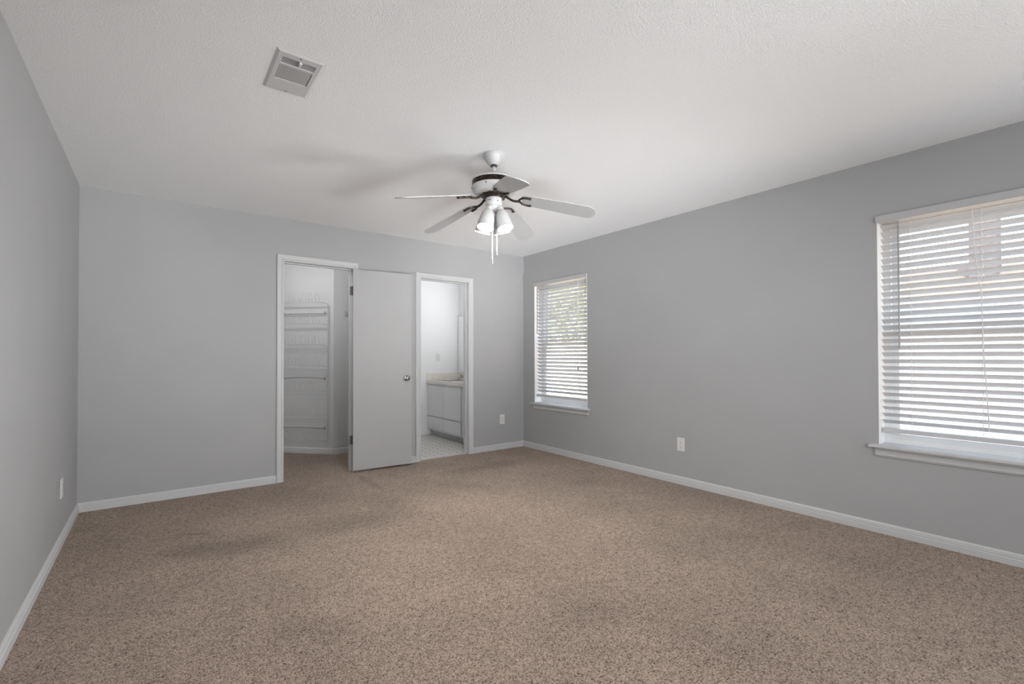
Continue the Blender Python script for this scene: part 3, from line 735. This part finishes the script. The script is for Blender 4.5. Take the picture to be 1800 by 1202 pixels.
for a, b in zip(rings, rings[1:]):
    for k in range(40): mb.bm.faces.new((a[k], a[(k + 1) % 40], b[(k + 1) % 40], b[k]))
mb.bm.faces.new(rings[-1]); mb.build('bowl', M['bowl'], sk, smooth=True)
tp = thing('bathroom_tap', 'small chrome tap behind the basin', 'tap', (3.655, 5.99, 0.80))
mb = MB(); mb.box(-0.022, 0.022, -0.075, 0.075, 0.0, 0.014, bev=0.005); mb.build('base', M['steel'], tp)
mb = MB(); mb.tube(smooth_path([(0, 0, 0.010), (-0.004, 0, 0.030), (-0.040, 0, 0.046), (-0.085, 0, 0.044), (-0.105, 0, 0.030)], 6), 0.011, 12); mb.build('spout', M['chrome'], tp, smooth=True)
mb = MB(); mb.lathe([(0.014, 0.012), (0.018, 0.030), (0.017, 0.044), (0.008, 0.052)], None, 18); mb.tube(smooth_path([(0, 0, 0.046), (-0.030, 0, 0.058), (-0.072, 0, 0.076)], 5), [0.008] * 6 + [0.006] * 5, 8); mb.build('handle', M['chrome'], tp, smooth=True)
mr = thing('bathroom_mirror', 'framed mirror on the bathroom wall above the tap', 'mirror', (BX, 5.55, 1.348))
mb = MB(); mb.box(-0.012, 0.0, -0.62, 0.735, -0.430, 0.430); mb.build('mirror_glass', M['mirror'], mr)
mb = MB()
for a in ((-0.640, -0.605, -0.442, 0.442), (0.715, 0.745, -0.442, 0.442), (-0.605, 0.715, -0.442, -0.415), (-0.605, 0.715, 0.415, 0.442)): mb.box(-0.020, 0.0, a[0], a[1], a[2], a[3], bev=0.003)
mb.build('mirror_frame', M['cabinet'], mr)

# ------------------------------------------------------------------ cobweb in the far corner
mb = MB()
mb.tube(smooth_path([(R - 0.010, D - 0.004, 2.425), (R - 0.016, D - 0.010, 2.36), (R - 0.008, D - 0.012, 2.28), (R - 0.006, D - 0.006, 2.225)], 6), 0.0016, 5)
mb.tube(smooth_path([(R - 0.006, D - 0.010, 2.39), (R - 0.004, D - 0.030, 2.30), (R - 0.003, D - 0.022, 2.23)], 5), 0.0009, 5)
mb.tube(smooth_path([(R - 0.012, D - 0.008, 2.215), (R - 0.050, D - 0.005, 2.165), (R - 0.085, D - 0.003, 2.10)], 5), 0.0014, 5)
tag(mb.build('cobweb', M['web']), 'wispy cobweb strand hanging in the far room corner', 'cobweb')

# ------------------------------------------------------------------ outside the windows
mb = MB(); mb.box(R + XT, 60, -40, 50, -0.35, -0.25); struct(mb.build('ground', M['dirt']))
nb = thing('neighbour_house', 'low blue grey house with tan roof seen through the near blind', 'house', (10.0, 0, -0.25))
mb = MB(); mb.box(0, 5.0, -6.0, 5.2, 0, 2.35); mb.build('wall', M['siding'], nb)
mb = MB(); mb.prism([(-0.015, 2.26), (2.5, 3.15), (5.015, 2.26), (5.015, 2.20), (2.5, 3.05), (-0.015, 2.20)], -6.3, 5.5, Matrix(((1, 0, 0, 0), (0, 0, 1, 0), (0, 1, 0, 0), (0, 0, 0, 1)))); mb.build('roof', M['rooftile'], nb)
mb = MB(); mb.box(1.2, 1.7, 1.36, 1.70, 2.3, 5.2); mb.build('chimney', M['brick'], nb)
mb = MB(); mb.box(-0.03, 0.0, 0.9, 0.96, 0.1, 2.2); mb.build('downpipe', M['vinyl'], nb)
fc = thing('garden_fence', 'cream board fence seen through the far blind', 'fence', (9.9, 10.0, -0.25))
mb = MB()
for k in range(34):
    y = -3.4 + k * 0.21
    mb.box(-0.012, 0.012, y, y + 0.2, 0, 1.80 + 0.01 * (k % 3))
mb.build('board_panel', M['fence'], fc)
mb = MB(); mb.box(0.012, 0.05, -3.4, 3.7, 0.35, 0.43); mb.box(0.012, 0.05, -3.4, 3.7, 1.4, 1.48); mb.build('rail', M['fence'], fc)
tr = thing('garden_tree', 'yellow green leafy tree behind the cream fence', 'tree', (12.0, 12.5, -0.25))
mb = MB(); mb.tube([(0, 0, 0), (0.05, 0.02, 1.2), (0, 0.1, 2.4), (0.1, 0, 3.4)], [0.16, 0.13, 0.1, 0.05], 10)
for k in range(7):
    a = k * 0.9; mb.tube([(0.02, 0.05, 1.8 + 0.2 * k), (0.7 * math.cos(a), 0.7 * math.sin(a), 2.4 + 0.2 * k), (1.3 * math.cos(a), 1.3 * math.sin(a), 2.7 + 0.2 * k)], [0.05, 0.035, 0.015], 6)
mb.build('trunk', M['bark'], tr)
mb = MB()
for k in range(5200):
    a = random.uniform(0, 2 * PI); rr = 1.9 * random.random() ** 0.4; zz = random.uniform(-1, 1); q = math.sqrt(max(0, 1 - zz * zz))
    p = Vector((rr * q * math.cos(a), rr * q * math.sin(a) * 1.5, 3.2 + 1.5 * zz * (rr / 1.9)))
    rot = Matrix.Translation(p) @ Matrix.Rotation(random.uniform(0, 6.3), 4, 'Z') @ Matrix.Rotation(random.uniform(-1.2, 1.2), 4, 'X')
    s = random.uniform(0.07, 0.14)
    mb.quadverts([rot @ Vector(v) for v in ((-s, 0, 0), (0, -s * 0.5, 0.01), (s, 0, 0), (0, s * 0.5, 0.01))], [(0, 1, 2, 3)])
mb.build('foliage', M['leaf'], tr)
